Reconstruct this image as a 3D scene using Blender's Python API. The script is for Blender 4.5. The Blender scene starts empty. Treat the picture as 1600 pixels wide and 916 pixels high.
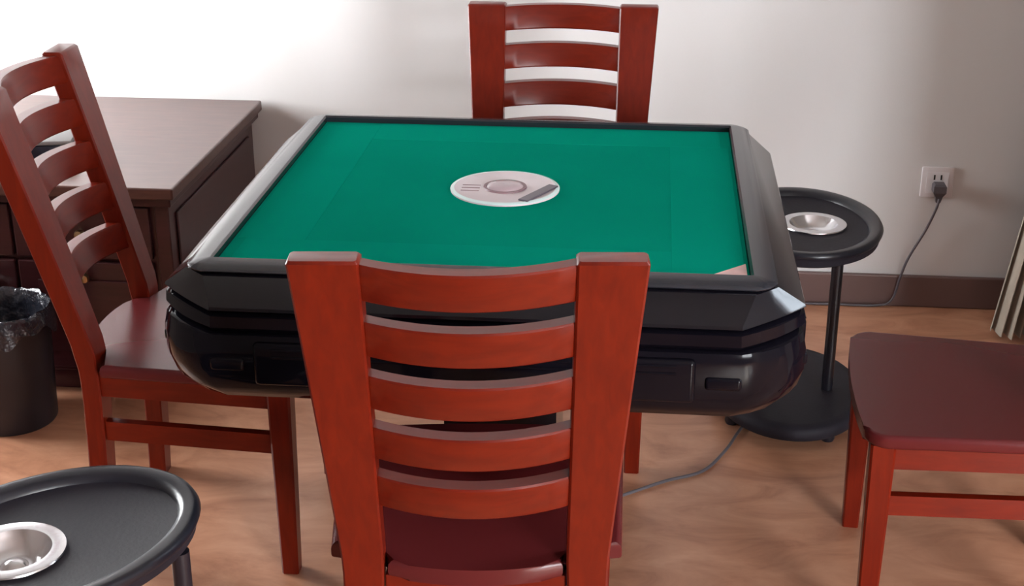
import bpy, bmesh, math, random
from mathutils import Vector, Matrix
random.seed(7)
scene = bpy.context.scene
COL = scene.collection
PI = math.pi

# ------------------------------------------------------------------ camera
cam_d = bpy.data.cameras.new('camera'); cam = bpy.data.objects.new('camera', cam_d); COL.objects.link(cam)
cam_d.sensor_width = 36.0; cam_d.lens = 36.0 * 2280 / 1600; cam_d.clip_start = 0.05
RIGHT = Vector((0.99533, 0.09652, -0.00052)); DOWN = Vector((0.03587, -0.37486, -0.92639)); FWD = Vector((-0.08960, 0.92204, -0.37657))
M = Matrix.Identity(4)
for i in range(3):
    M[i][0] = RIGHT[i]; M[i][1] = -DOWN[i]; M[i][2] = -FWD[i]
M.translation = (0.2572, -2.5170, 1.5841)
cam.matrix_world = M
scene.camera = cam

# ------------------------------------------------------------------ world, exposure, window daylight
world = bpy.data.worlds.new('world'); scene.world = world; world.use_nodes = True
world.node_tree.nodes['Background'].inputs[0].default_value = (0.80, 0.88, 1.0, 1)
world.node_tree.nodes['Background'].inputs[1].default_value = 0.5
scene.view_settings.view_transform = 'Standard'; scene.view_settings.look = 'None'
scene.view_settings.gamma = 1.0; scene.view_settings.use_curve_mapping = False
scene.view_settings.exposure = -0.37
WIN_LEFT = 19.0       # daylight seen through the side window next to the cabinet
WIN_RIGHT = 11.0     # cool daylight through the window in the right part of the room
WIN_FRONT = 34.0     # main daylight through the large window behind the photographer, to the right

sun_d = bpy.data.lights.new('sun', 'SUN'); sun_d.energy = 6.0; sun_d.angle = math.radians(1.5); sun_d.color = (1.0, 0.90, 0.76)
sun = bpy.data.objects.new('sun', sun_d); COL.objects.link(sun)      # enters through the big window and lands on the floor before the near chair
sun.rotation_euler = Vector((-2.6, 4.0, -1.95)).to_track_quat('-Z', 'Y').to_euler()

# room extents
XL, XR, YF, YB, ZC = -2.05, 5.1, -5.5, 1.38, 2.7
XP, YP = 1.42, -0.10          # corner of an unseen wall step, added to shade the back wall's right

# ------------------------------------------------------------------ material helpers
def new_mat(name):
    m = bpy.data.materials.new(name); m.use_nodes = True
    nt = m.node_tree; b = nt.nodes['Principled BSDF']
    return m, nt, b
def plain(name, col, rough=0.5, metal=0.0, coat=0.0, spec=0.5, bump=0.0, bscale=60.0, var=0.0, vscale=8.0):
    m, nt, b = new_mat(name)
    b.inputs['Base Color'].default_value = (*col, 1); b.inputs['Roughness'].default_value = rough
    b.inputs['Metallic'].default_value = metal; b.inputs['Coat Weight'].default_value = coat
    b.inputs['Coat Roughness'].default_value = 0.05; b.inputs['Specular IOR Level'].default_value = spec
    tc = nt.nodes.new('ShaderNodeTexCoord')
    n = nt.nodes.new('ShaderNodeTexNoise'); n.inputs['Scale'].default_value = vscale; n.inputs['Detail'].default_value = 4
    nt.links.new(tc.outputs['Object'], n.inputs['Vector'])
    mx = nt.nodes.new('ShaderNodeMix'); mx.data_type = 'RGBA'
    mx.inputs['A'].default_value = (*[c * (1 - var) for c in col], 1); mx.inputs['B'].default_value = (*[min(1, c * (1 + var)) for c in col], 1)
    nt.links.new(n.outputs['Fac'], mx.inputs['Factor']); nt.links.new(mx.outputs['Result'], b.inputs['Base Color'])
    if bump:
        n2 = nt.nodes.new('ShaderNodeTexNoise'); n2.inputs['Scale'].default_value = bscale; n2.inputs['Detail'].default_value = 5
        nt.links.new(tc.outputs['Object'], n2.inputs['Vector'])
        bp = nt.nodes.new('ShaderNodeBump'); bp.inputs['Strength'].default_value = bump; bp.inputs['Distance'].default_value = 0.004
        nt.links.new(n2.outputs['Fac'], bp.inputs['Height']); nt.links.new(bp.outputs['Normal'], b.inputs['Normal'])
    return m
def wood(name, c1, c2, stretch, rough=0.30, coat=0.08, scale=14.0):
    m, nt, b = new_mat(name)
    tc = nt.nodes.new('ShaderNodeTexCoord'); mp = nt.nodes.new('ShaderNodeMapping'); mp.inputs['Scale'].default_value = stretch
    nt.links.new(tc.outputs['Object'], mp.inputs['Vector'])
    n = nt.nodes.new('ShaderNodeTexNoise'); n.inputs['Scale'].default_value = scale; n.inputs['Detail'].default_value = 6; n.inputs['Distortion'].default_value = 0.6
    nt.links.new(mp.outputs['Vector'], n.inputs['Vector'])
    r = nt.nodes.new('ShaderNodeValToRGB'); r.color_ramp.elements[0].position = 0.3; r.color_ramp.elements[1].position = 0.72
    r.color_ramp.elements[0].color = (*c1, 1); r.color_ramp.elements[1].color = (*c2, 1)
    nt.links.new(n.outputs['Fac'], r.inputs['Fac']); nt.links.new(r.outputs['Color'], b.inputs['Base Color'])
    b.inputs['Roughness'].default_value = rough; b.inputs['Coat Weight'].default_value = coat; b.inputs['Coat Roughness'].default_value = 0.12; b.inputs['Specular IOR Level'].default_value = 0.25
    return m
def emit(name, col, s):
    m, nt, b = new_mat(name)          # hazy bright pane that also lets the sun through
    nt.nodes.remove(b); e = nt.nodes.new('ShaderNodeEmission'); t = nt.nodes.new('ShaderNodeBsdfTransparent'); a = nt.nodes.new('ShaderNodeAddShader')
    e.inputs['Color'].default_value = (*col, 1); e.inputs['Strength'].default_value = s
    nt.links.new(e.outputs[0], a.inputs[0]); nt.links.new(t.outputs[0], a.inputs[1]); nt.links.new(a.outputs[0], nt.nodes['Material Output'].inputs['Surface'])
    return m

W1, W2 = (0.108, 0.0066, 0.0018), (0.150, 0.0105, 0.0024)
MAT = dict(
    wood_v=wood('chair_wood_upright', W1, W2, (5, 5, 0.7)),
    wood_h=wood('chair_wood_cross', W1, W2, (0.7, 5, 5)),
    wood_d=wood('chair_wood_deep', W1, W2, (5, 0.7, 5)),
    wood_seat=plain('chair_seat_lacquer', (0.090, 0.0115, 0.0125), rough=0.25, spec=0.28, var=0.05, vscale=3),
    cab=wood('cabinet_wood', (0.034, 0.0085, 0.0105), (0.048, 0.012, 0.0135), (0.7, 5, 5), rough=0.32, coat=0.3),
    cabtop=wood('cabinet_top_wood', (0.075, 0.032, 0.026), (0.105, 0.046, 0.036), (0.7, 5, 5), rough=0.30, coat=0.4),
    felt=plain('green_felt', (0.002, 0.235, 0.155), rough=1.0, spec=0.0, bump=0.25, bscale=500, var=0.10, vscale=5),
    felt2=plain('green_felt_border', (0.002, 0.252, 0.168), rough=1.0, spec=0.0, bump=0.25, bscale=500, var=0.08, vscale=5),
    black=plain('black_gloss_plastic', (0.004, 0.0035, 0.006), rough=0.07, spec=0.10, var=0.1),
    skirt=plain('black_gloss_skirt', (0.005, 0.0045, 0.007), rough=0.09, spec=0.35, var=0.1),
    rim=plain('graphite_rim_plastic', (0.016, 0.017, 0.023), rough=0.20, spec=0.55, var=0.1),
    gap=plain('dark_seam', (0.004, 0.004, 0.005), rough=0.6),
    tray=plain('charcoal_tray_plastic', (0.016, 0.014, 0.020), rough=0.60, spec=0.2, bump=0.12, bscale=140, var=0.15),
    trayrim=plain('charcoal_tray_rim', (0.010, 0.0105, 0.016), rough=0.30, spec=0.4, var=0.1),
    pole=plain('black_tube_paint', (0.010, 0.009, 0.014), rough=0.35),
    steel=plain('brushed_steel', (0.72, 0.72, 0.74), rough=0.22, metal=1.0, bump=0.05, bscale=90),
    white=plain('white_plastic', (0.74, 0.72, 0.74), rough=0.25, coat=0.3, var=0.04),
    disc=plain('pearl_disc_plastic', (0.66, 0.60, 0.63), rough=0.35, var=0.08, vscale=20),
    discrim=plain('pale_disc_ring', (0.62, 0.78, 0.78), rough=0.3),
    grey=plain('dark_reflection_grey', (0.10, 0.085, 0.11), rough=0.35),
    brown=plain('brown_button', (0.22, 0.13, 0.15), rough=0.4),
    patch=plain('pale_pink_tone', (0.62, 0.42, 0.40), rough=0.7, var=0.25, vscale=60),
    outlet=plain('outlet_plastic', (0.66, 0.62, 0.63), rough=0.4),
    cord=plain('grey_cable', (0.085, 0.075, 0.085), rough=0.5),
    bin=plain('black_bin_plastic', (0.014, 0.012, 0.016), rough=0.4),
    base=plain('brown_baseboard', (0.130, 0.075, 0.068), rough=0.35, var=0.2, vscale=3),
    ceil=plain('ceiling_paint', (0.42, 0.40, 0.38), rough=0.9),
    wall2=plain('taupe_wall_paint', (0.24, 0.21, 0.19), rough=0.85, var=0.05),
    frame=plain('window_frame_white', (0.75, 0.76, 0.78), rough=0.4),
    ball=plain('knob_brass', (0.45, 0.33, 0.18), rough=0.3, metal=1.0),
    navy=plain('navy_cover', (0.012, 0.013, 0.028), rough=0.5),
    card=plain('grey_card', (0.22, 0.21, 0.21), rough=0.6),
)
def wall_mat():
    m, nt, b = new_mat('wall_paint')
    tc = nt.nodes.new('ShaderNodeTexCoord')
    mp = nt.nodes.new('ShaderNodeMapping'); mp.inputs['Scale'].default_value = (1, 1, 0.35)
    n = nt.nodes.new('ShaderNodeTexNoise'); n.inputs['Scale'].default_value = 3.2; n.inputs['Detail'].default_value = 4
    nt.links.new(tc.outputs['Object'], mp.inputs['Vector']); nt.links.new(mp.outputs['Vector'], n.inputs['Vector'])
    r = nt.nodes.new('ShaderNodeValToRGB'); r.color_ramp.elements[0].position = 0.35; r.color_ramp.elements[1].position = 0.65
    r.color_ramp.elements[0].color = (0.645, 0.630, 0.620, 1); r.color_ramp.elements[1].color = (0.68, 0.665, 0.660, 1)
    nt.links.new(n.outputs['Fac'], r.inputs['Fac']); nt.links.new(r.outputs['Color'], b.inputs['Base Color'])
    b.inputs['Roughness'].default_value = 0.75; b.inputs['Specular IOR Level'].default_value = 0.3
    n2 = nt.nodes.new('ShaderNodeTexNoise'); n2.inputs['Scale'].default_value = 160
    nt.links.new(tc.outputs['Object'], n2.inputs['Vector'])
    bp = nt.nodes.new('ShaderNodeBump'); bp.inputs['Strength'].default_value = 0.06; bp.inputs['Distance'].default_value = 0.003
    nt.links.new(n2.outputs['Fac'], bp.inputs['Height']); nt.links.new(bp.outputs['Normal'], b.inputs['Normal'])
    return m
MAT['wall'] = wall_mat()
def floor_mat():
    m, nt, b = new_mat('floor_laminate')
    tc = nt.nodes.new('ShaderNodeTexCoord')
    mp = nt.nodes.new('ShaderNodeMapping'); mp.inputs['Scale'].default_value = (1.0, 2.2, 1)
    nt.links.new(tc.outputs['Object'], mp.inputs['Vector'])
    n = nt.nodes.new('ShaderNodeTexNoise'); n.inputs['Scale'].default_value = 4.5; n.inputs['Detail'].default_value = 8; n.inputs['Roughness'].default_value = 0.62; n.inputs['Distortion'].default_value = 0.9
    nt.links.new(mp.outputs['Vector'], n.inputs['Vector'])
    r = nt.nodes.new('ShaderNodeValToRGB'); e = r.color_ramp.elements
    e[0].position = 0.30; e[0].color = (0.34, 0.142, 0.078, 1); e[1].position = 0.72; e[1].color = (0.60, 0.315, 0.195, 1)
    x = e.new(0.5); x.color = (0.49, 0.235, 0.138, 1)
    nt.links.new(n.outputs['Fac'], r.inputs['Fac']); nt.links.new(r.outputs['Color'], b.inputs['Base Color'])
    b.inputs['Roughness'].default_value = 0.34; b.inputs['Specular IOR Level'].default_value = 0.4
    return m
MAT['floor'] = floor_mat()
def curtain_mat():
    m, nt, b = new_mat('beige_curtain_cloth')
    tc = nt.nodes.new('ShaderNodeTexCoord'); w = nt.nodes.new('ShaderNodeTexNoise'); w.inputs['Scale'].default_value = 40
    nt.links.new(tc.outputs['Object'], w.inputs['Vector'])
    r = nt.nodes.new('ShaderNodeValToRGB'); r.color_ramp.elements[0].color = (0.36, 0.31, 0.25, 1); r.color_ramp.elements[1].color = (0.46, 0.40, 0.33, 1)
    nt.links.new(w.outputs['Fac'], r.inputs['Fac']); nt.links.new(r.outputs['Color'], b.inputs['Base Color'])
    b.inputs['Roughness'].default_value = 0.9
    return m
MAT['curtain'] = curtain_mat()
def bag_mat():
    m, nt, b = new_mat('grey_bag_film')
    b.inputs['Base Color'].default_value = (0.020, 0.021, 0.030, 1); b.inputs['Roughness'].default_value = 0.22
    b.inputs['Coat Weight'].default_value = 0.5
    tc = nt.nodes.new('ShaderNodeTexCoord'); n = nt.nodes.new('ShaderNodeTexNoise'); n.inputs['Scale'].default_value = 26; n.inputs['Detail'].default_value = 3
    nt.links.new(tc.outputs['Object'], n.inputs['Vector'])
    bp = nt.nodes.new('ShaderNodeBump'); bp.inputs['Strength'].default_value = 0.8; bp.inputs['Distance'].default_value = 0.02
    nt.links.new(n.outputs['Fac'], bp.inputs['Height']); nt.links.new(bp.outputs['Normal'], b.inputs['Normal'])
    return m
MAT['bag'] = bag_mat()
MAT['dome'] = plain('smoky_dome', (0.42, 0.33, 0.36), rough=0.12, coat=0.4)
MAT['day1'] = emit('daylight_left', (0.97, 0.99, 1.0), WIN_LEFT)
MAT['day2'] = emit('daylight_right', (0.80, 0.90, 1.0), WIN_RIGHT)
MAT['day3'] = emit('daylight_front', (0.93, 0.96, 1.0), WIN_FRONT)

# ------------------------------------------------------------------ mesh helpers
def link(name, bm, mat, parent=None, smooth=None, recalc=True):
    if recalc: bmesh.ops.recalc_face_normals(bm, faces=bm.faces[:])
    me = bpy.data.meshes.new(name); bm.to_mesh(me); bm.free()
    o = bpy.data.objects.new(name, me); COL.objects.link(o)
    me.materials.append(MAT[mat] if isinstance(mat, str) else mat)
    if smooth is not None:
        for p in me.polygons: p.use_smooth = True
        me.set_sharp_from_angle(angle=math.radians(smooth))
    if parent is not None: o.parent = parent
    return o
def empty(name, loc=(0, 0, 0), rz=0, label=None, cat=None, group=None, scale=1.0):
    o = bpy.data.objects.new(name, None); COL.objects.link(o)
    o.location = loc; o.rotation_euler = (0, 0, rz); o.scale = (scale,) * 3; o.empty_display_size = 0.1
    if label: tag(o, label, cat, group)
    return o
def tag(o, label, cat, group=None, kind=None):
    o['label'] = label
    if cat: o['category'] = cat
    if group: o['group'] = group
    if kind: o['kind'] = kind
    return o
def add_box(bm, lo, hi, bev=0.0, seg=2):
    v = [bm.verts.new((x, y, z)) for z in (lo[2], hi[2]) for y in (lo[1], hi[1]) for x in (lo[0], hi[0])]
    fs = [bm.faces.new([v[i] for i in q]) for q in ((0, 2, 3, 1), (4, 5, 7, 6), (0, 1, 5, 4), (2, 6, 7, 3), (0, 4, 6, 2), (1, 3, 7, 5))]
    if bev:
        es = list({e for f in fs for e in f.edges})
        bmesh.ops.bevel(bm, geom=es, offset=bev, segments=seg, affect='EDGES', profile=0.5)
    return bm
def box(lo, hi, bev=0.0, seg=2):
    return add_box(bmesh.new(), lo, hi, bev, seg)
def loft(rings, closed_ends=True, bm=None, loop=True):
    bm = bm or bmesh.new()
    vr = [[bm.verts.new(p) for p in r] for r in rings]
    n = len(rings[0])
    for a, b in zip(vr, vr[1:]):
        for i in range(n if loop else n - 1):
            j = (i + 1) % n
            bm.faces.new((a[i], a[j], b[j], b[i]))
    if closed_ends:
        bm.faces.new(vr[0][::-1]); bm.faces.new(vr[-1])
    return bm
def lathe(profile, n=48, sx=1.0, sy=1.0, close=True):
    """profile list of (r, z); ends with r==0 are capped by an ngon"""
    rings = [[(max(r, 1e-4) * sx * math.cos(2 * PI * k / n), max(r, 1e-4) * sy * math.sin(2 * PI * k / n), z) for k in range(n)] for r, z in profile]
    return loft(rings, closed_ends=close)
def tube(points, r, n=10, bm=None):
    pts = [Vector(p) for p in points]; rings = []
    for i, p in enumerate(pts):
        t = (pts[min(i + 1, len(pts) - 1)] - pts[max(i - 1, 0)]).normalized()
        a = t.cross(Vector((0, 0, 1)))
        if a.length < 1e-3: a = t.cross(Vector((1, 0, 0)))
        a.normalize(); b = t.cross(a)
        rings.append([tuple(p + r * (math.cos(2 * PI * k / n) * a + math.sin(2 * PI * k / n) * b)) for k in range(n)])
    return loft(rings, True, bm)
def smooth_path(pts, per=8):
    pts = [Vector(p) for p in pts]; out = []
    for i in range(len(pts) - 1):
        p0, p1, p2, p3 = pts[max(i - 1, 0)], pts[i], pts[i + 1], pts[min(i + 2, len(pts) - 1)]
        for k in range(per):
            t = k / per
            out.append(0.5 * ((2 * p1) + (p2 - p0) * t + (2 * p0 - 5 * p1 + 4 * p2 - p3) * t * t + (3 * p1 - p0 - 3 * p2 + p3) * t ** 3))
    out.append(pts[-1]); return out
def prism(outline, z0, z1, bev=0.0, seg=2):
    bm = bmesh.new()
    lo = [bm.verts.new((x, y, z0)) for x, y in outline]; hi = [bm.verts.new((x, y, z1)) for x, y in outline]
    n = len(outline)
    b = bm.faces.new(lo[::-1]); t = bm.faces.new(hi)
    for i in range(n): bm.faces.new((lo[i], lo[(i + 1) % n], hi[(i + 1) % n], hi[i]))
    if bev:
        bmesh.ops.bevel(bm, geom=list({e for f in (b, t) for e in f.edges}), offset=bev, segments=seg, affect='EDGES', profile=0.5)
    return bm
def copy_tree(o, parent=None):
    c = o.copy(); COL.objects.link(c); c.parent = parent
    for ch in list(o.children): copy_tree(ch, c)
    return c
def struct(o, label=None):
    o['kind'] = 'structure'
    if label: o['label'] = label
    return o

# ------------------------------------------------------------------ the room
T = 0.12
struct(link('floor', box((XL - T, YF - T, -0.05), (XR + T, YB + T, 0.0)), 'floor'), 'orange brown mottled laminate floor')
struct(link('ceiling', box((XL - T, YF - T, ZC), (XR + T, YB + T, ZC + 0.1)), 'ceil'), 'white ceiling above the room')
struct(link('wall_back', box((XL - T, YB, 0), (XP, YB + T, ZC)), 'wall'), 'off white painted wall behind the table')
def wall_with_window(name, axis, at, thick, lo, hi, w0, w1, z0, z1, label):
    """wall as one mesh with a rectangular opening; axis 'x' -> wall plane x=at running along y"""
    bm = bmesh.new()
    def b(a0, a1, c0, c1):
        if axis == 'x': add_box(bm, (min(at, at + thick), a0, c0), (max(at, at + thick), a1, c1))
        else: add_box(bm, (a0, min(at, at + thick), c0), (a1, max(at, at + thick), c1))
    b(lo, w0, 0, ZC); b(w1, hi, 0, ZC); b(w0, w1, 0, z0); b(w0, w1, z1, ZC)
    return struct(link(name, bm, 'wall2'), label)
def window(name, axis, at, thick, w0, w1, z0, z1, mat, label, nv=1):
    root = struct(empty(name, ((at, (w0 + w1) / 2, z0) if axis == 'x' else ((w0 + w1) / 2, at, z0))), label)
    def part(nm, a0, a1, c0, c1, d0, d1, m, bev=0.0):
        lo, hi = ((min(at + d0, at + d1), a0, c0), (max(at + d0, at + d1), a1, c1)) if axis == 'x' else ((a0, min(at + d0, at + d1), c0), (a1, max(at + d0, at + d1), c1))
        o = link(nm, box(lo, hi, bev), m, root); o.matrix_parent_inverse = Matrix.Translation(-root.location); return o
    f = 0.05; s = 1 if thick > 0 else -1
    part('window_frame', w0, w1, z0, z0 + f, 0.03 * s, 0.09 * s, 'frame'); part('window_frame', w0, w1, z1 - f, z1, 0.03 * s, 0.09 * s, 'frame')
    part('window_frame', w0, w0 + f, z0 + f, z1 - f, 0.03 * s, 0.09 * s, 'frame'); part('window_frame', w1 - f, w1, z0 + f, z1 - f, 0.03 * s, 0.09 * s, 'frame')
    edges = [w0 + f + (w1 - w0 - 2 * f) * k / (nv + 1) for k in range(nv + 2)]
    for e in edges[1:-1]: part('mullion', e - 0.02, e + 0.02, z0 + f, z1 - f, 0.035 * s, 0.085 * s, 'frame')
    for k in range(nv + 1):
        a = edges[k] + (0.02 if k else 0); c = edges[k + 1] - (0.02 if k < nv else 0)
        part('window_pane', a, c, z0 + f, z1 - f, 0.055 * s, 0.065 * s, mat)
    part('window_sill', w0 - 0.04, w1 + 0.04, z0 - 0.03, z0, -0.05 * s, 0.0, 'frame', 0.004)
LW = (0.22, 1.28, 0.60, 1.50); RW = (1.54, 4.20, 0.80, 2.55); FW = (2.85, 5.0, 0.5, 2.45)
wall_with_window('wall_left', 'x', XL, -T, YF, YB, *LW, 'white wall with the window beside the cabinet')
window('window_1', 'x', XL, -T, *LW, 'day1', 'bright window in the wall beside the cabinet')
wr = wall_with_window('wall_right', 'y', YP, T, XP, XR + T, *RW, 'unseen right wall with a step added to shade the back wall')
bm = bmesh.new(); bm.from_mesh(wr.data); add_box(bm, (XP, YP + T, 0), (XP + T, YB + T, ZC)); add_box(bm, (XR, YF, 0), (XR + T, YP, ZC)); bm.to_mesh(wr.data); bm.free()
window('window_2', 'y', YP, T, *RW, 'day2', 'cool daylight window in the unseen added wall step on the right')
wall_with_window('wall_front', 'y', YF, -T, XL - T, XR + T, *FW, 'wall behind the photographer with a large window')
window('window_3', 'y', YF, -T, *FW, 'day3', 'large daylight window behind the photographer')
struct(link('baseboard_back', box((XL, YB - 0.016, 0), (XP, YB, 0.093), 0.004), 'base'), 'dark brown wooden baseboard along the wall')

# ------------------------------------------------------------------ mahjong table
table = empty('mahjong_table', (0, 0, 0), 0, 'square black automatic mahjong table with green felt playing top', 'table')
def octo(h, c, z, n=4, b=0.18):
    """square ring of half size h with corners cut by rounded chamfers of size c"""
    pts = []
    for q in range(4):
        a = q * PI / 2
        for k in range(n + 1):
            t = k / n
            # from (h, h-c) to (h-c, h) bulged outwards
            x, y = h - c * t, h - c * (1 - t)
            bul = b * c * math.sin(PI * t)
            x += bul * 0.707; y += bul * 0.707
            pts.append((x * math.cos(a) - y * math.sin(a), x * math.sin(a) + y * math.cos(a), z))
    return pts
# outer shell, one profile of (half size, corner cut, z)
def shell(prof, ends=False, b=0.18):
    return loft([octo(h, c, z, 4, b) for h, c, z in prof], ends)
link('body_shell', shell([(0.30, 0.05, 0.552), (0.455, 0.085, 0.554), (0.485, 0.09, 0.562), (0.503, 0.095, 0.585), (0.511, 0.097, 0.615), (0.512, 0.100, 0.65), (0.507, 0.100, 0.676), (0.501, 0.100, 0.680), (0.40, 0.05, 0.680)], True), 'black', table, 35)
link('upper_band', shell([(0.40, 0.05, 0.682), (0.503, 0.100, 0.6825), (0.508, 0.102, 0.688), (0.507, 0.102, 0.706), (0.501, 0.102, 0.7105), (0.40, 0.05, 0.711)], True, 0.08), 'black', table, 35)
link('sloped_skirt', shell([(0.40, 0.05, 0.7125), (0.503, 0.102, 0.713), (0.508, 0.102, 0.7165), (0.506, 0.100, 0.721), (0.462, 0.036, 0.7555), (0.456, 0.030, 0.758), (0.4235, 0.002, 0.758), (0.4235, 0.002, 0.740)], True, 0.03), 'skirt', table, 25)
# four rim rails that meet on the diagonals and wrap the felt
IN, OUT = 0.421, 0.4605
ring_o = octo(OUT, 0.032, 0.0)
NR = len(ring_o)
sec = [(0.0, 0.745), (0.0, 0.7690), (0.08, 0.7725), (0.55, 0.7700), (0.90, 0.7655), (1.0, 0.7625), (0.97, 0.7605), (0.15, 0.7600)]
for q in range(4):
    idx = [(q * 5 + 2 + k) % NR for k in range(6)]
    rings = []
    for t_, i_ in enumerate(idx):
        ox, oy, _ = ring_o[i_]
        ix, iy = max(-IN, min(IN, ox)), max(-IN, min(IN, oy))
        rings.append([(ix + (ox - ix) * t, iy + (oy - iy) * t, z) for t, z in sec])
    link('rim_rail', loft(rings, True), 'rim', table, 30)
link('felt', box((-0.42, -0.42, 0.745), (0.42, 0.42, 0.7595)), 'felt', table)
for q in range(4):   # slightly lighter felt flaps over the tile lifts
    a = q * PI / 2; bm = bmesh.new()
    add_box(bm, (-0.40, -0.414, 0.7590), (0.30, -0.300, 0.7602), 0.0004, 1)
    bmesh.ops.rotate(bm, verts=bm.verts[:], cent=(0, 0, 0), matrix=Matrix.Rotation(a, 3, 'Z'))
    link('felt_flap', bm, 'felt2', table)
# control disc in the middle
disc = link('centre_disc', lathe([(0, 0.7590), (0.099, 0.7590), (0.099, 0.7610), (0.0985, 0.7630), (0.093, 0.7642), (0.092, 0.7638), (0, 0.7638)], 64), 'disc', table, 30)
link('disc_ring', lathe([(0.0925, 0.7642), (0.0925, 0.7650), (0.0975, 0.7642), (0.0995, 0.7626), (0.0985, 0.7620)], 64, close=False), 'discrim', disc, 40)
link('dice_dome', lathe([(0.034, 0.7638), (0.033, 0.7670), (0.026, 0.7705), (0.014, 0.7725), (0, 0.7730)], 32), 'dome', disc, 60)
link('dome_collar', lathe([(0.034, 0.7635), (0.034, 0.7660), (0.039, 0.7660), (0.040, 0.7635)], 32, close=False), 'brown', disc, 40)
bm = box((-0.052, -0.010, 0.7636), (0.052, 0.010, 0.7670), 0.0015)   # dark strip imitating a reflected band along the right near chord
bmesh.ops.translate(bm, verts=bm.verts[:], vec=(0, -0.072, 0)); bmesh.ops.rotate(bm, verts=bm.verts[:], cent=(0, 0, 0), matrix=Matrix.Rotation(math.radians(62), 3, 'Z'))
link('reflection_strip', bm, 'grey', disc)
for k in range(3):
    link('panel_line', box((-0.078, 0.004 - 0.016 * k, 0.7638), (-0.045, 0.007 - 0.016 * k, 0.7644)), 'brown', disc)
# pale pink triangle in the near right felt corner
o = link('corner_patch', prism([(0.345, -0.413), (0.416, -0.413), (0.416, -0.345)], 0.7601, 0.7608), 'patch', table); o['label'] = 'pale triangular patch in the felt corner'
# drawers on each side
for q in range(4):
    a = q * PI / 2
    rot = Matrix.Rotation(a, 3, 'Z')
    bm = box((-0.34, -0.519, 0.596), (0.34, -0.49, 0.668), 0.008, 3); bmesh.ops.rotate(bm, verts=bm.verts[:], cent=(0, 0, 0), matrix=rot)
    dr = link('drawer_panel', bm, 'black', table, 40)
    for z in (0.658, 0.646):
        bm = tube([(-0.31, -0.5185, z), (0.31, -0.5185, z)], 0.0026, 8); bmesh.ops.rotate(bm, verts=bm.verts[:], cent=(0, 0, 0), matrix=rot)
        link('panel_rib', bm, 'black', dr, 60)
    for sx in (-1, 1):
        bm = box((sx * 0.382 - 0.028, -0.5165, 0.618), (sx * 0.382 + 0.028, -0.495, 0.640), 0.006, 3); bmesh.ops.rotate(bm, verts=bm.verts[:], cent=(0, 0, 0), matrix=rot)
        link('score_drawer', bm, 'black', table, 40)
# pedestal
link('pedestal', loft([[(sx * h, sy * h, z) for sx, sy in ((-1, -1), (1, -1), (1, 1), (-1, 1))] for h, z in ((0.115, 0.05), (0.105, 0.09), (0.105, 0.46), (0.20, 0.553))]), 'black', table)
link('base_plate', box((-0.20, -0.17, 0.028), (0.20, 0.20, 0.06), 0.012), 'black', table, 40)
for sx in (-1, 1):
    for sy in (-0.135, 0.165):
        bm = lathe([(0, 0.0), (0.022, 0.0), (0.024, 0.006), (0.018, 0.03), (0, 0.03)], 20); bmesh.ops.translate(bm, verts=bm.verts[:], vec=(sx * 0.165, sy, 0))
        link('foot', bm, 'gap', table, 40)

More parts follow.
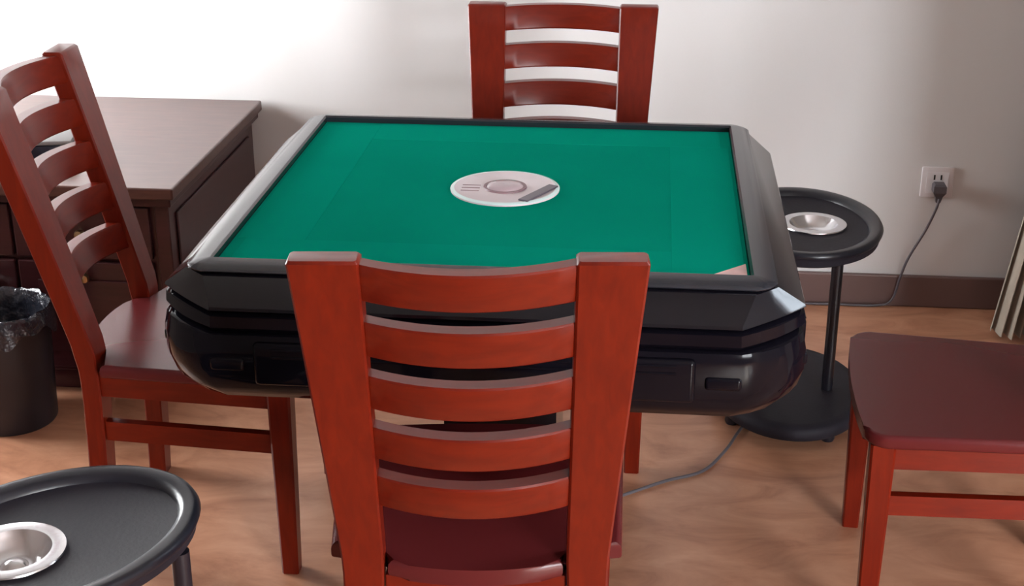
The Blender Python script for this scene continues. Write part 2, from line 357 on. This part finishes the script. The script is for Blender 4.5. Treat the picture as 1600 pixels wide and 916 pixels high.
# ------------------------------------------------------------------ chairs
ZS, ZT, PITCH = 0.435, 0.9495, 0.0863
K1, K2 = 0.2497, 0.0209
def yb(z):
    if z >= ZS + 0.03: return -0.19 - K1 * (z - ZS) - K2 * (z - ZS) ** 2
    if z >= ZS - 0.07:                                                     # soft bend near the seat
        t = (z - (ZS - 0.07)) / 0.10
        return -0.19 - 0.5 * K1 * 0.10 * t * t * 0.6
    return -0.19 - 0.012 * ((ZS - 0.07 - z) / 0.36) ** 1.5
def hw(z): return 0.191 + (0.2236 - 0.191) * max(0, z - ZS) / (ZT - ZS)
def sw(z): return (0.060 + 0.030 * (z - ZS) / (ZT - ZS)) if z >= ZS else 0.060 - 0.018 * (ZS - z) / ZS
def make_chair():
    root = empty('dining_chair', (0, 0, 0))
    # seat outline, notched round the back posts
    def arc(cx, cy, r, a0, a1, n=6): return [(cx + r * math.cos(math.radians(a0 + (a1 - a0) * k / n)), cy + r * math.sin(math.radians(a0 + (a1 - a0) * k / n))) for k in range(n + 1)]
    out = []
    out += arc(0.190, 0.170, 0.048, 8, 82)
    for k in range(1, 8):
        x = 0.190 - 0.38 * k / 8; out.append((x, 0.2185 + 0.010 * (1 - (x / 0.19) ** 2)))
    out += arc(-0.190, 0.170, 0.048, 98, 172)
    out += [(-0.214, -0.158), (-0.128, -0.163), (-0.126, -0.206)]
    for k in range(1, 8):
        x = -0.126 + 0.252 * k / 8; out.append((x, -0.206 - 0.022 * (1 - (x / 0.126) ** 2)))
    out += [(0.126, -0.206), (0.128, -0.163), (0.214, -0.158)]
    seat = link('seat', prism(out, ZS - 0.026, ZS, 0.0085, 3), 'wood_seat', root, 50)
    for p in seat.data.polygons:
        if len(p.vertices) > 8: p.use_smooth = False
    for s in (-1, 1):
        # front leg
        r = []
        for z, w in ((0.0, 0.0165), (0.25, 0.0205), (ZS - 0.026, 0.0225)):
            r.append([(s * 0.200 + dx * w, 0.182 + dy * w, z) for dx, dy in ((-1, -0.8), (-0.8, -1), (0.8, -1), (1, -0.8), (1, 0.8), (0.8, 1), (-0.8, 1), (-1, 0.8))])
        link('front_leg', loft(r), 'wood_v', root)
        # back post from floor to top
        r = []
        zs = [0.0, 0.12, 0.24, 0.34, 0.365, 0.39, 0.415, 0.44, 0.465, 0.52, 0.60, 0.70, 0.80, 0.90, ZT - 0.004, ZT]
        for z in zs:
            o_, w, y, t = hw(z), sw(z), yb(z), (0.021 if z > ZS else 0.0185)
            if z == ZT: o_ -= 0.003; w -= 0.006; t -= 0.004
            x0, x1 = o_ - w, o_; c = 0.003
            r.append([(s * px, y + py, z) for px, py in ((x0 + c, -t), (x1 - c, -t), (x1, -t + c), (x1, t - c), (x1 - c, t), (x0 + c, t), (x0, t - c), (x0, -t + c))])
        link('back_post', loft(r), 'wood_v', root, 40)
    # five bowed slats
    for i in range(5):
        zt = ZT - 0.006 - i * PITCH; h = 0.054; rings = []
        zm = zt - h / 2; hx = hw(zm) - sw(zm) + 0.004; n = 16
        for k in range(n + 1):
            u = -1 + 2 * k / n; x = u * hx; bow = -0.040 * (1 - u * u)
            ring = []
            for dz, dt in ((0, -0.012), (0, 0.012), (-0.003, 0.0145), (-h + 0.003, 0.0145), (-h, 0.012), (-h, -0.012), (-h + 0.003, -0.0145), (-0.003, -0.0145)):
                z = zt + dz; ring.append((x, yb(z) + bow + dt, z))
            rings.append(ring)
        link('slat', loft(rings), 'wood_h', root, 40)
    # aprons
    z0, z1 = ZS - 0.078, ZS - 0.026
    link('apron', box((-0.178, 0.172, z0), (0.178, 0.192, z1), 0.002), 'wood_h', root)
    link('apron', box((-0.131, -0.200, z0), (0.131, -0.180, z1), 0.002), 'wood_h', root)
    for s in (-1, 1):
        def side(za, zb, w):
            return loft([[(s * 0.172 - w, -0.172, za), (s * 0.172 + w, -0.172, za), (s * 0.172 + w, -0.172, zb), (s * 0.172 - w, -0.172, zb)],
                         [(s * 0.198 - w, 0.162, za), (s * 0.198 + w, 0.162, za), (s * 0.198 + w, 0.162, zb), (s * 0.198 - w, 0.162, zb)]])
        link('apron', side(z0, z1, 0.010), 'wood_d', root)
        link('stretcher', side(0.262, 0.302, 0.009), 'wood_d', root)
    return root
G = 'wooden dining chairs around the mahjong table'
chair0 = make_chair()
spots = [((0.0122, -0.5274), 5.1, 1.0, 'red-brown slatted wooden chair in the foreground, its back toward the viewer'),
         ((0.0482, 0.5279), 179.85, 0.984, 'red-brown slatted wooden chair at the far side of the table before the wall'),
         ((-0.5930, 0.0800), -89.5, 0.994, 'red-brown slatted wooden chair on the left beside the cabinet and bin'),
         ((0.8660, -0.0400), 86.8, 0.97, 'red-brown wooden chair on the right with only its seat and legs in view')]
for i, ((x, y), a, sc, lab) in enumerate(spots):
    c = chair0 if i == 0 else copy_tree(chair0)
    c.location = (x, y, 0); c.rotation_euler = (0, 0, math.radians(a)); c.scale = (sc,) * 3
    tag(c, lab, 'chair', G)

# ------------------------------------------------------------------ oval tray stands and their ashtrays
AX, AY, TZ = 0.178, 0.235, 0.485
def ov(r, z, n=64, grow=0.0):
    return [((AX + r) * math.cos(2 * PI * k / n), (AY + r) * math.sin(2 * PI * k / n), z) for k in range(n)]
def circ(cx, cy, r, z, n=64):
    return [(cx + r * math.cos(2 * PI * k / n), cy + r * math.sin(2 * PI * k / n), z) for k in range(n)]
def make_stand(poles, hx, hy):
    root = empty('tray_stand', (0, 0, 0))
    tr = link('tray', loft([ov(-0.06, TZ - 0.040), ov(-0.020, TZ - 0.040), ov(-0.004, TZ - 0.032), ov(0.0, TZ - 0.012), ov(-0.006, TZ - 0.012), ov(-0.030, TZ - 0.014), ov(-0.034, TZ - 0.016), circ(hx, hy, 0.060, TZ - 0.016), circ(hx, hy, 0.060, TZ - 0.040), ov(-0.06, TZ - 0.040)], False), 'tray', root, 50)
    link('tray_rim', loft([ov(0.001, TZ - 0.016), ov(0.004, TZ - 0.008), ov(0.0, TZ - 0.001), ov(-0.006, TZ), ov(-0.020, TZ - 0.002), ov(-0.028, TZ - 0.006), ov(-0.031, TZ - 0.0165), ov(-0.012, TZ - 0.020), ov(0.001, TZ - 0.016)], False), 'trayrim', tr, 60)
    b = link('base', loft([ov(-0.03, 0.030), ov(-0.006, 0.030), ov(0.0, 0.038), ov(0.0, 0.056), ov(-0.008, 0.064), ov(-0.03, 0.064)]), 'tray', root, 50)
    for (px, py) in poles:
        bm = tube([(px, py, 0.060), (px, py, TZ - 0.038)], 0.0135, 16); link('pole', bm, 'pole', root, 40)
    for k in range(4):
        x, y = ((-0.136, -0.090), (0.080, -0.155), (0.136, 0.090), (-0.080, 0.155))[k]
        bm = lathe([(0, 0), (0.014, 0), (0.017, 0.008), (0.012, 0.032), (0, 0.032)], 16); bmesh.ops.translate(bm, verts=bm.verts[:], vec=(x, y, 0))
        link('foot', bm, 'pole', b, 40)
    return root
GS = 'oval tray stands beside the mahjong table'
s1 = make_stand([(0.088, -0.015), (-0.09, 0.12), (-0.09, -0.12)], 0.028, 0.005)
s1.location = (0.612, 0.690, 0); s1.rotation_euler = (0, 0, math.radians(0))
tag(s1, 'black oval two-tier tray stand behind the right side of the table', 'tray stand', GS)
s2 = make_stand([(0.120, 0.150), (-0.13, 0.10), (0.0, -0.20)], -0.012, -0.0387)
s2.location = (-0.583, -0.800, 0); s2.rotation_euler = (0, 0, math.radians(-40))
tag(s2, 'black oval tray stand in the near left corner of the picture', 'tray stand', GS)
ash_prof = [(0, -0.026), (0.030, -0.026), (0.046, -0.018), (0.055, -0.002), (0.057, 0.0012), (0.072, 0.0012), (0.0745, 0.0008), (0.0755, 0.0020), (0.0745, 0.0042), (0.070, 0.0050), (0.055, 0.0040), (0.051, -0.002), (0.042, -0.0165), (0.030, -0.0225), (0.020, -0.0225), (0.014, -0.017), (0.007, -0.0145), (0, -0.014)]
a1 = link('ashtray', lathe(ash_prof, 48), 'steel', None, 40); a1.location = (0.640, 0.695, TZ - 0.0158)
tag(a1, 'round steel ashtray on the tray stand behind the table', 'ashtray', 'steel ashtrays on the tray stands')
a2 = copy_tree(a1); a2.location = (-0.617, -0.822, TZ - 0.0158); tag(a2, 'round steel ashtray on the near left tray stand', 'ashtray', 'steel ashtrays on the tray stands')

# ------------------------------------------------------------------ low cabinet in the back left corner
CX0, CX1, CY0, CY1, CZ = -1.95, -0.820, 0.560, 1.362, 0.552
cab = empty('low_cabinet', ((CX0 + CX1) / 2, (CY0 + CY1) / 2, 0), 0, 'dark maroon low wooden cabinet with brown top in the left corner', 'cabinet')
def cpart(name, lo, hi, mat, bev=0.003, parent=None):
    o = link(name, box([lo[i] - (cab.location[i]) for i in range(3)], [hi[i] - cab.location[i] for i in range(3)], bev), mat, parent or cab); return o
cpart('top', (CX0, CY0, CZ - 0.028), (CX1, CY1, CZ), 'cabtop', 0.004)
cpart('moulding', (CX0 + 0.012, CY0 + 0.014, CZ - 0.050), (CX1 - 0.012, CY1, CZ - 0.0285), 'cab')
cpart('body', (CX0 + 0.03, CY0 + 0.050, 0.06), (CX1 - 0.032, CY1, CZ - 0.0505), 'cab')
cpart('plinth', (CX0 + 0.05, CY0 + 0.075, 0.0), (CX1 - 0.05, CY1, 0.0595), 'cab')
cpart('corner_post', (CX1 - 0.060, CY0 + 0.036, 0.06), (CX1 - 0.026, CY0 + 0.070, CZ - 0.0505), 'cab')
cpart('side_panel', (CX1 - 0.0315, CY0 + 0.10, 0.11), (CX1 - 0.026, CY1 - 0.05, CZ - 0.09), 'cab')
w = (CX1 - 0.07 - (CX0 + 0.04)) / 3
for k in range(3):
    x0 = CX0 + 0.04 + k * w
    d = cpart('door', (x0 + 0.004, CY0 + 0.036, 0.075), (x0 + w - 0.004, CY0 + 0.0498, CZ - 0.20), 'cab')
    cpart('door_inset', (x0 + 0.05, CY0 + 0.030, 0.12), (x0 + w - 0.05, CY0 + 0.0358, CZ - 0.245), 'cab', 0.003, d)
    dr = cpart('drawer', (x0 + 0.004, CY0 + 0.036, CZ - 0.19), (x0 + w - 0.004, CY0 + 0.0498, CZ - 0.060), 'cab')
    for (p, z) in ((d, CZ - 0.235), (dr, CZ - 0.125)):
        bm = lathe([(0, 0), (0.006, 0), (0.006, 0.010), (0.012, 0.016), (0.010, 0.023), (0, 0.025)], 16)
        bmesh.ops.rotate(bm, verts=bm.verts[:], cent=(0, 0, 0), matrix=Matrix.Rotation(PI / 2, 3, 'X'))
        bmesh.ops.translate(bm, verts=bm.verts[:], vec=(x0 + w / 2 - cab.location.x, CY0 + 0.0362 - cab.location.y, z))
        link('knob', bm, 'ball', p, 40)
# dark case with a grey lid lying on the cabinet, glimpsed between the chair slats
bx_ = empty('storage_case', (-1.26, 0.80, CZ), math.radians(12), 'dark flat case lying on the cabinet, glimpsed between chair slats', 'case')
link('case_body', box((-0.12, -0.075, 0), (0.12, 0.075, 0.040), 0.006), 'navy', bx_, 40)
link('case_lid', box((-0.122, -0.077, 0.0405), (0.122, 0.077, 0.052), 0.004), 'card', bx_, 40)
link('clasp', box((-0.015, -0.081, 0.022), (0.015, -0.0755, 0.044), 0.002), 'steel', bx_)

# ------------------------------------------------------------------ waste bin with bag
BINX, BINY, BH = -1.222, 0.462, 0.278
bn = link('waste_bin', lathe([(0, 0.0), (0.096, 0.0), (0.100, 0.006), (0.110, BH - 0.012), (0.115, BH - 0.010), (0.115, BH), (0.108, BH), (0.094, 0.010), (0, 0.010)], 48), 'bin', None, 40)
bn.location = (BINX, BINY, 0); tag(bn, 'round black plastic waste bin at the left edge before the cabinet', 'bin')
bm = bmesh.new(); n = 96; rings = []
random.seed(3)
ph = [random.uniform(0, 6.28) for _ in range(6)]
for j, (r, z, amp) in enumerate([(0.060, BH - 0.125, 0.010), (0.098, BH - 0.105, 0.010), (0.108, BH - 0.06, 0.006), (0.114, BH - 0.02, 0.003), (0.117, BH + 0.006, 0.002), (0.124, BH + 0.013, 0.002), (0.132, BH + 0.006, 0.002), (0.1335, BH - 0.012, 0.0018), (0.1345, BH - 0.024, 0.002), (0.1355, BH - 0.034, 0.003)]):
    ring = []
    for k in range(n):
        a = 2 * PI * k / n
        w_ = math.sin(9 * a + ph[0] + j * 0.5) + 0.7 * math.sin(17 * a + ph[1] - j * 0.4) + 0.5 * math.sin(29 * a + ph[2])
        rr = r - 0.012 + amp * w_ * 0.4; zz = z + (0.012 * math.sin(5 * a + ph[3]) + 0.008 * math.sin(11 * a + ph[4]) if j >= 8 or j <= 1 else 0.002 * w_)
        ring.append((rr * math.cos(a), rr * math.sin(a), zz))
    rings.append(ring)
loft(rings, False, bm); bm.faces.new([v for v in bm.verts][:n])
bg = link('bin_bag', bm, 'bag', None, 80); bg.location = (BINX, BINY, 0); tag(bg, 'crumpled grey plastic bag lining the waste bin', 'bag')

# ------------------------------------------------------------------ curtain on the right
bm = bmesh.new(); n = 120; fr, bk = [], []
for z in (0.015, 0.4, 0.9, 1.5, 2.3):
    a_, b_ = [], []
    for k in range(n + 1):
        x = 1.185 + (0.200 - 0.10 * min(z, 0.9)) * k / n + 0.13 * min(z, 0.9); s = 0.75 + 0.25 * math.cos(z * 2)
        y = 1.165 + 0.024 * math.sin(k * 0.42) * s + 0.012 * math.sin(k * 0.17 + 1 + z) - 0.05 * k / n
        a_.append((x + 0.012 * math.sin(z * 1.5), y, z)); b_.append((x + 0.012 * math.sin(z * 1.5), y + 0.003, z))
    fr.append(a_ + b_[::-1])
loft(fr, True, bm)
cu = link('curtain', bm, 'curtain', None, 60); cu.name = 'curtain'; tag(cu, 'beige pleated curtain hanging to the floor at the right edge', 'curtain')
rod = empty('curtain_hook', (1.36, 1.15, 2.33), 0, 'steel wall hook holding up the beige curtain', 'hook')
link('hook_plate', box((XP - 1.36 - 0.006, -0.03, -0.03), (XP - 1.36, 0.03, 0.03), 0.002), 'steel', rod)
link('hook_arm', tube([(XP - 1.36 - 0.005, 0, 0), (-0.02, 0, 0), (-0.06, 0, 0.0), (-0.075, 0, 0.02)], 0.007, 12), 'steel', rod, 60)

# ------------------------------------------------------------------ wall outlet, plug and cord
ol = empty('wall_outlet', (1.043, YB, 0.366), 0, 'white square wall outlet above the baseboard', 'outlet')
link('cover_plate', box((-0.043, -0.009, -0.043), (0.043, 0.0, 0.043), 0.003), 'outlet', ol, 40)
link('socket_insert', box((-0.030, -0.0105, -0.030), (0.030, -0.0092, 0.030), 0.001), 'white', ol)
for sx in (-1, 1): link('socket_slot', box((sx * 0.009 - 0.0022, -0.0112, 0.008), (sx * 0.009 + 0.0022, -0.0106, 0.022), 0), 'gap', ol)
pc = empty('power_cord', (1.043, YB - 0.02, 0.0), 0, 'grey power cord with plug running from the outlet under the table', 'cord')
path = smooth_path([(1.046, 1.335, 0.330), (1.040, 1.335, 0.300), (1.022, 1.350, 0.235), (0.985, 1.355, 0.150), (0.968, 1.356, 0.090), (0.950, 1.356, 0.020), (0.900, 1.354, 0.005), (0.76, 1.353, 0.005), (0.64, 1.33, 0.005), (0.575, 1.20, 0.005), (0.590, 0.95, 0.005), (0.585, 0.83, 0.005), (0.560, 0.73, 0.005), (0.522, 0.63, 0.005), (0.487, 0.54, 0.005), (0.455, 0.450, 0.005), (0.402, 0.350, 0.005), (0.32, 0.297, 0.005), (0.25, 0.243, 0.005), (0.215, 0.215, 0.005)], 8)
off = Vector(pc.location)
link('cable', tube([p - off for p in path], 0.0036, 8), 'cord', pc, 60)
bm = loft([[(dx * w_, dy * w_, z) for dx, dy in ((-1, -1), (1, -1), (1, 1), (-1, 1))] for w_, z in ((0.013, 0.372), (0.017, 0.366), (0.017, 0.348), (0.010, 0.336), (0.006, 0.318))])
bmesh.ops.translate(bm, verts=bm.verts[:], vec=Vector((1.045, 1.346, 0)) - off)
link('plug', bm, 'cord', pc)
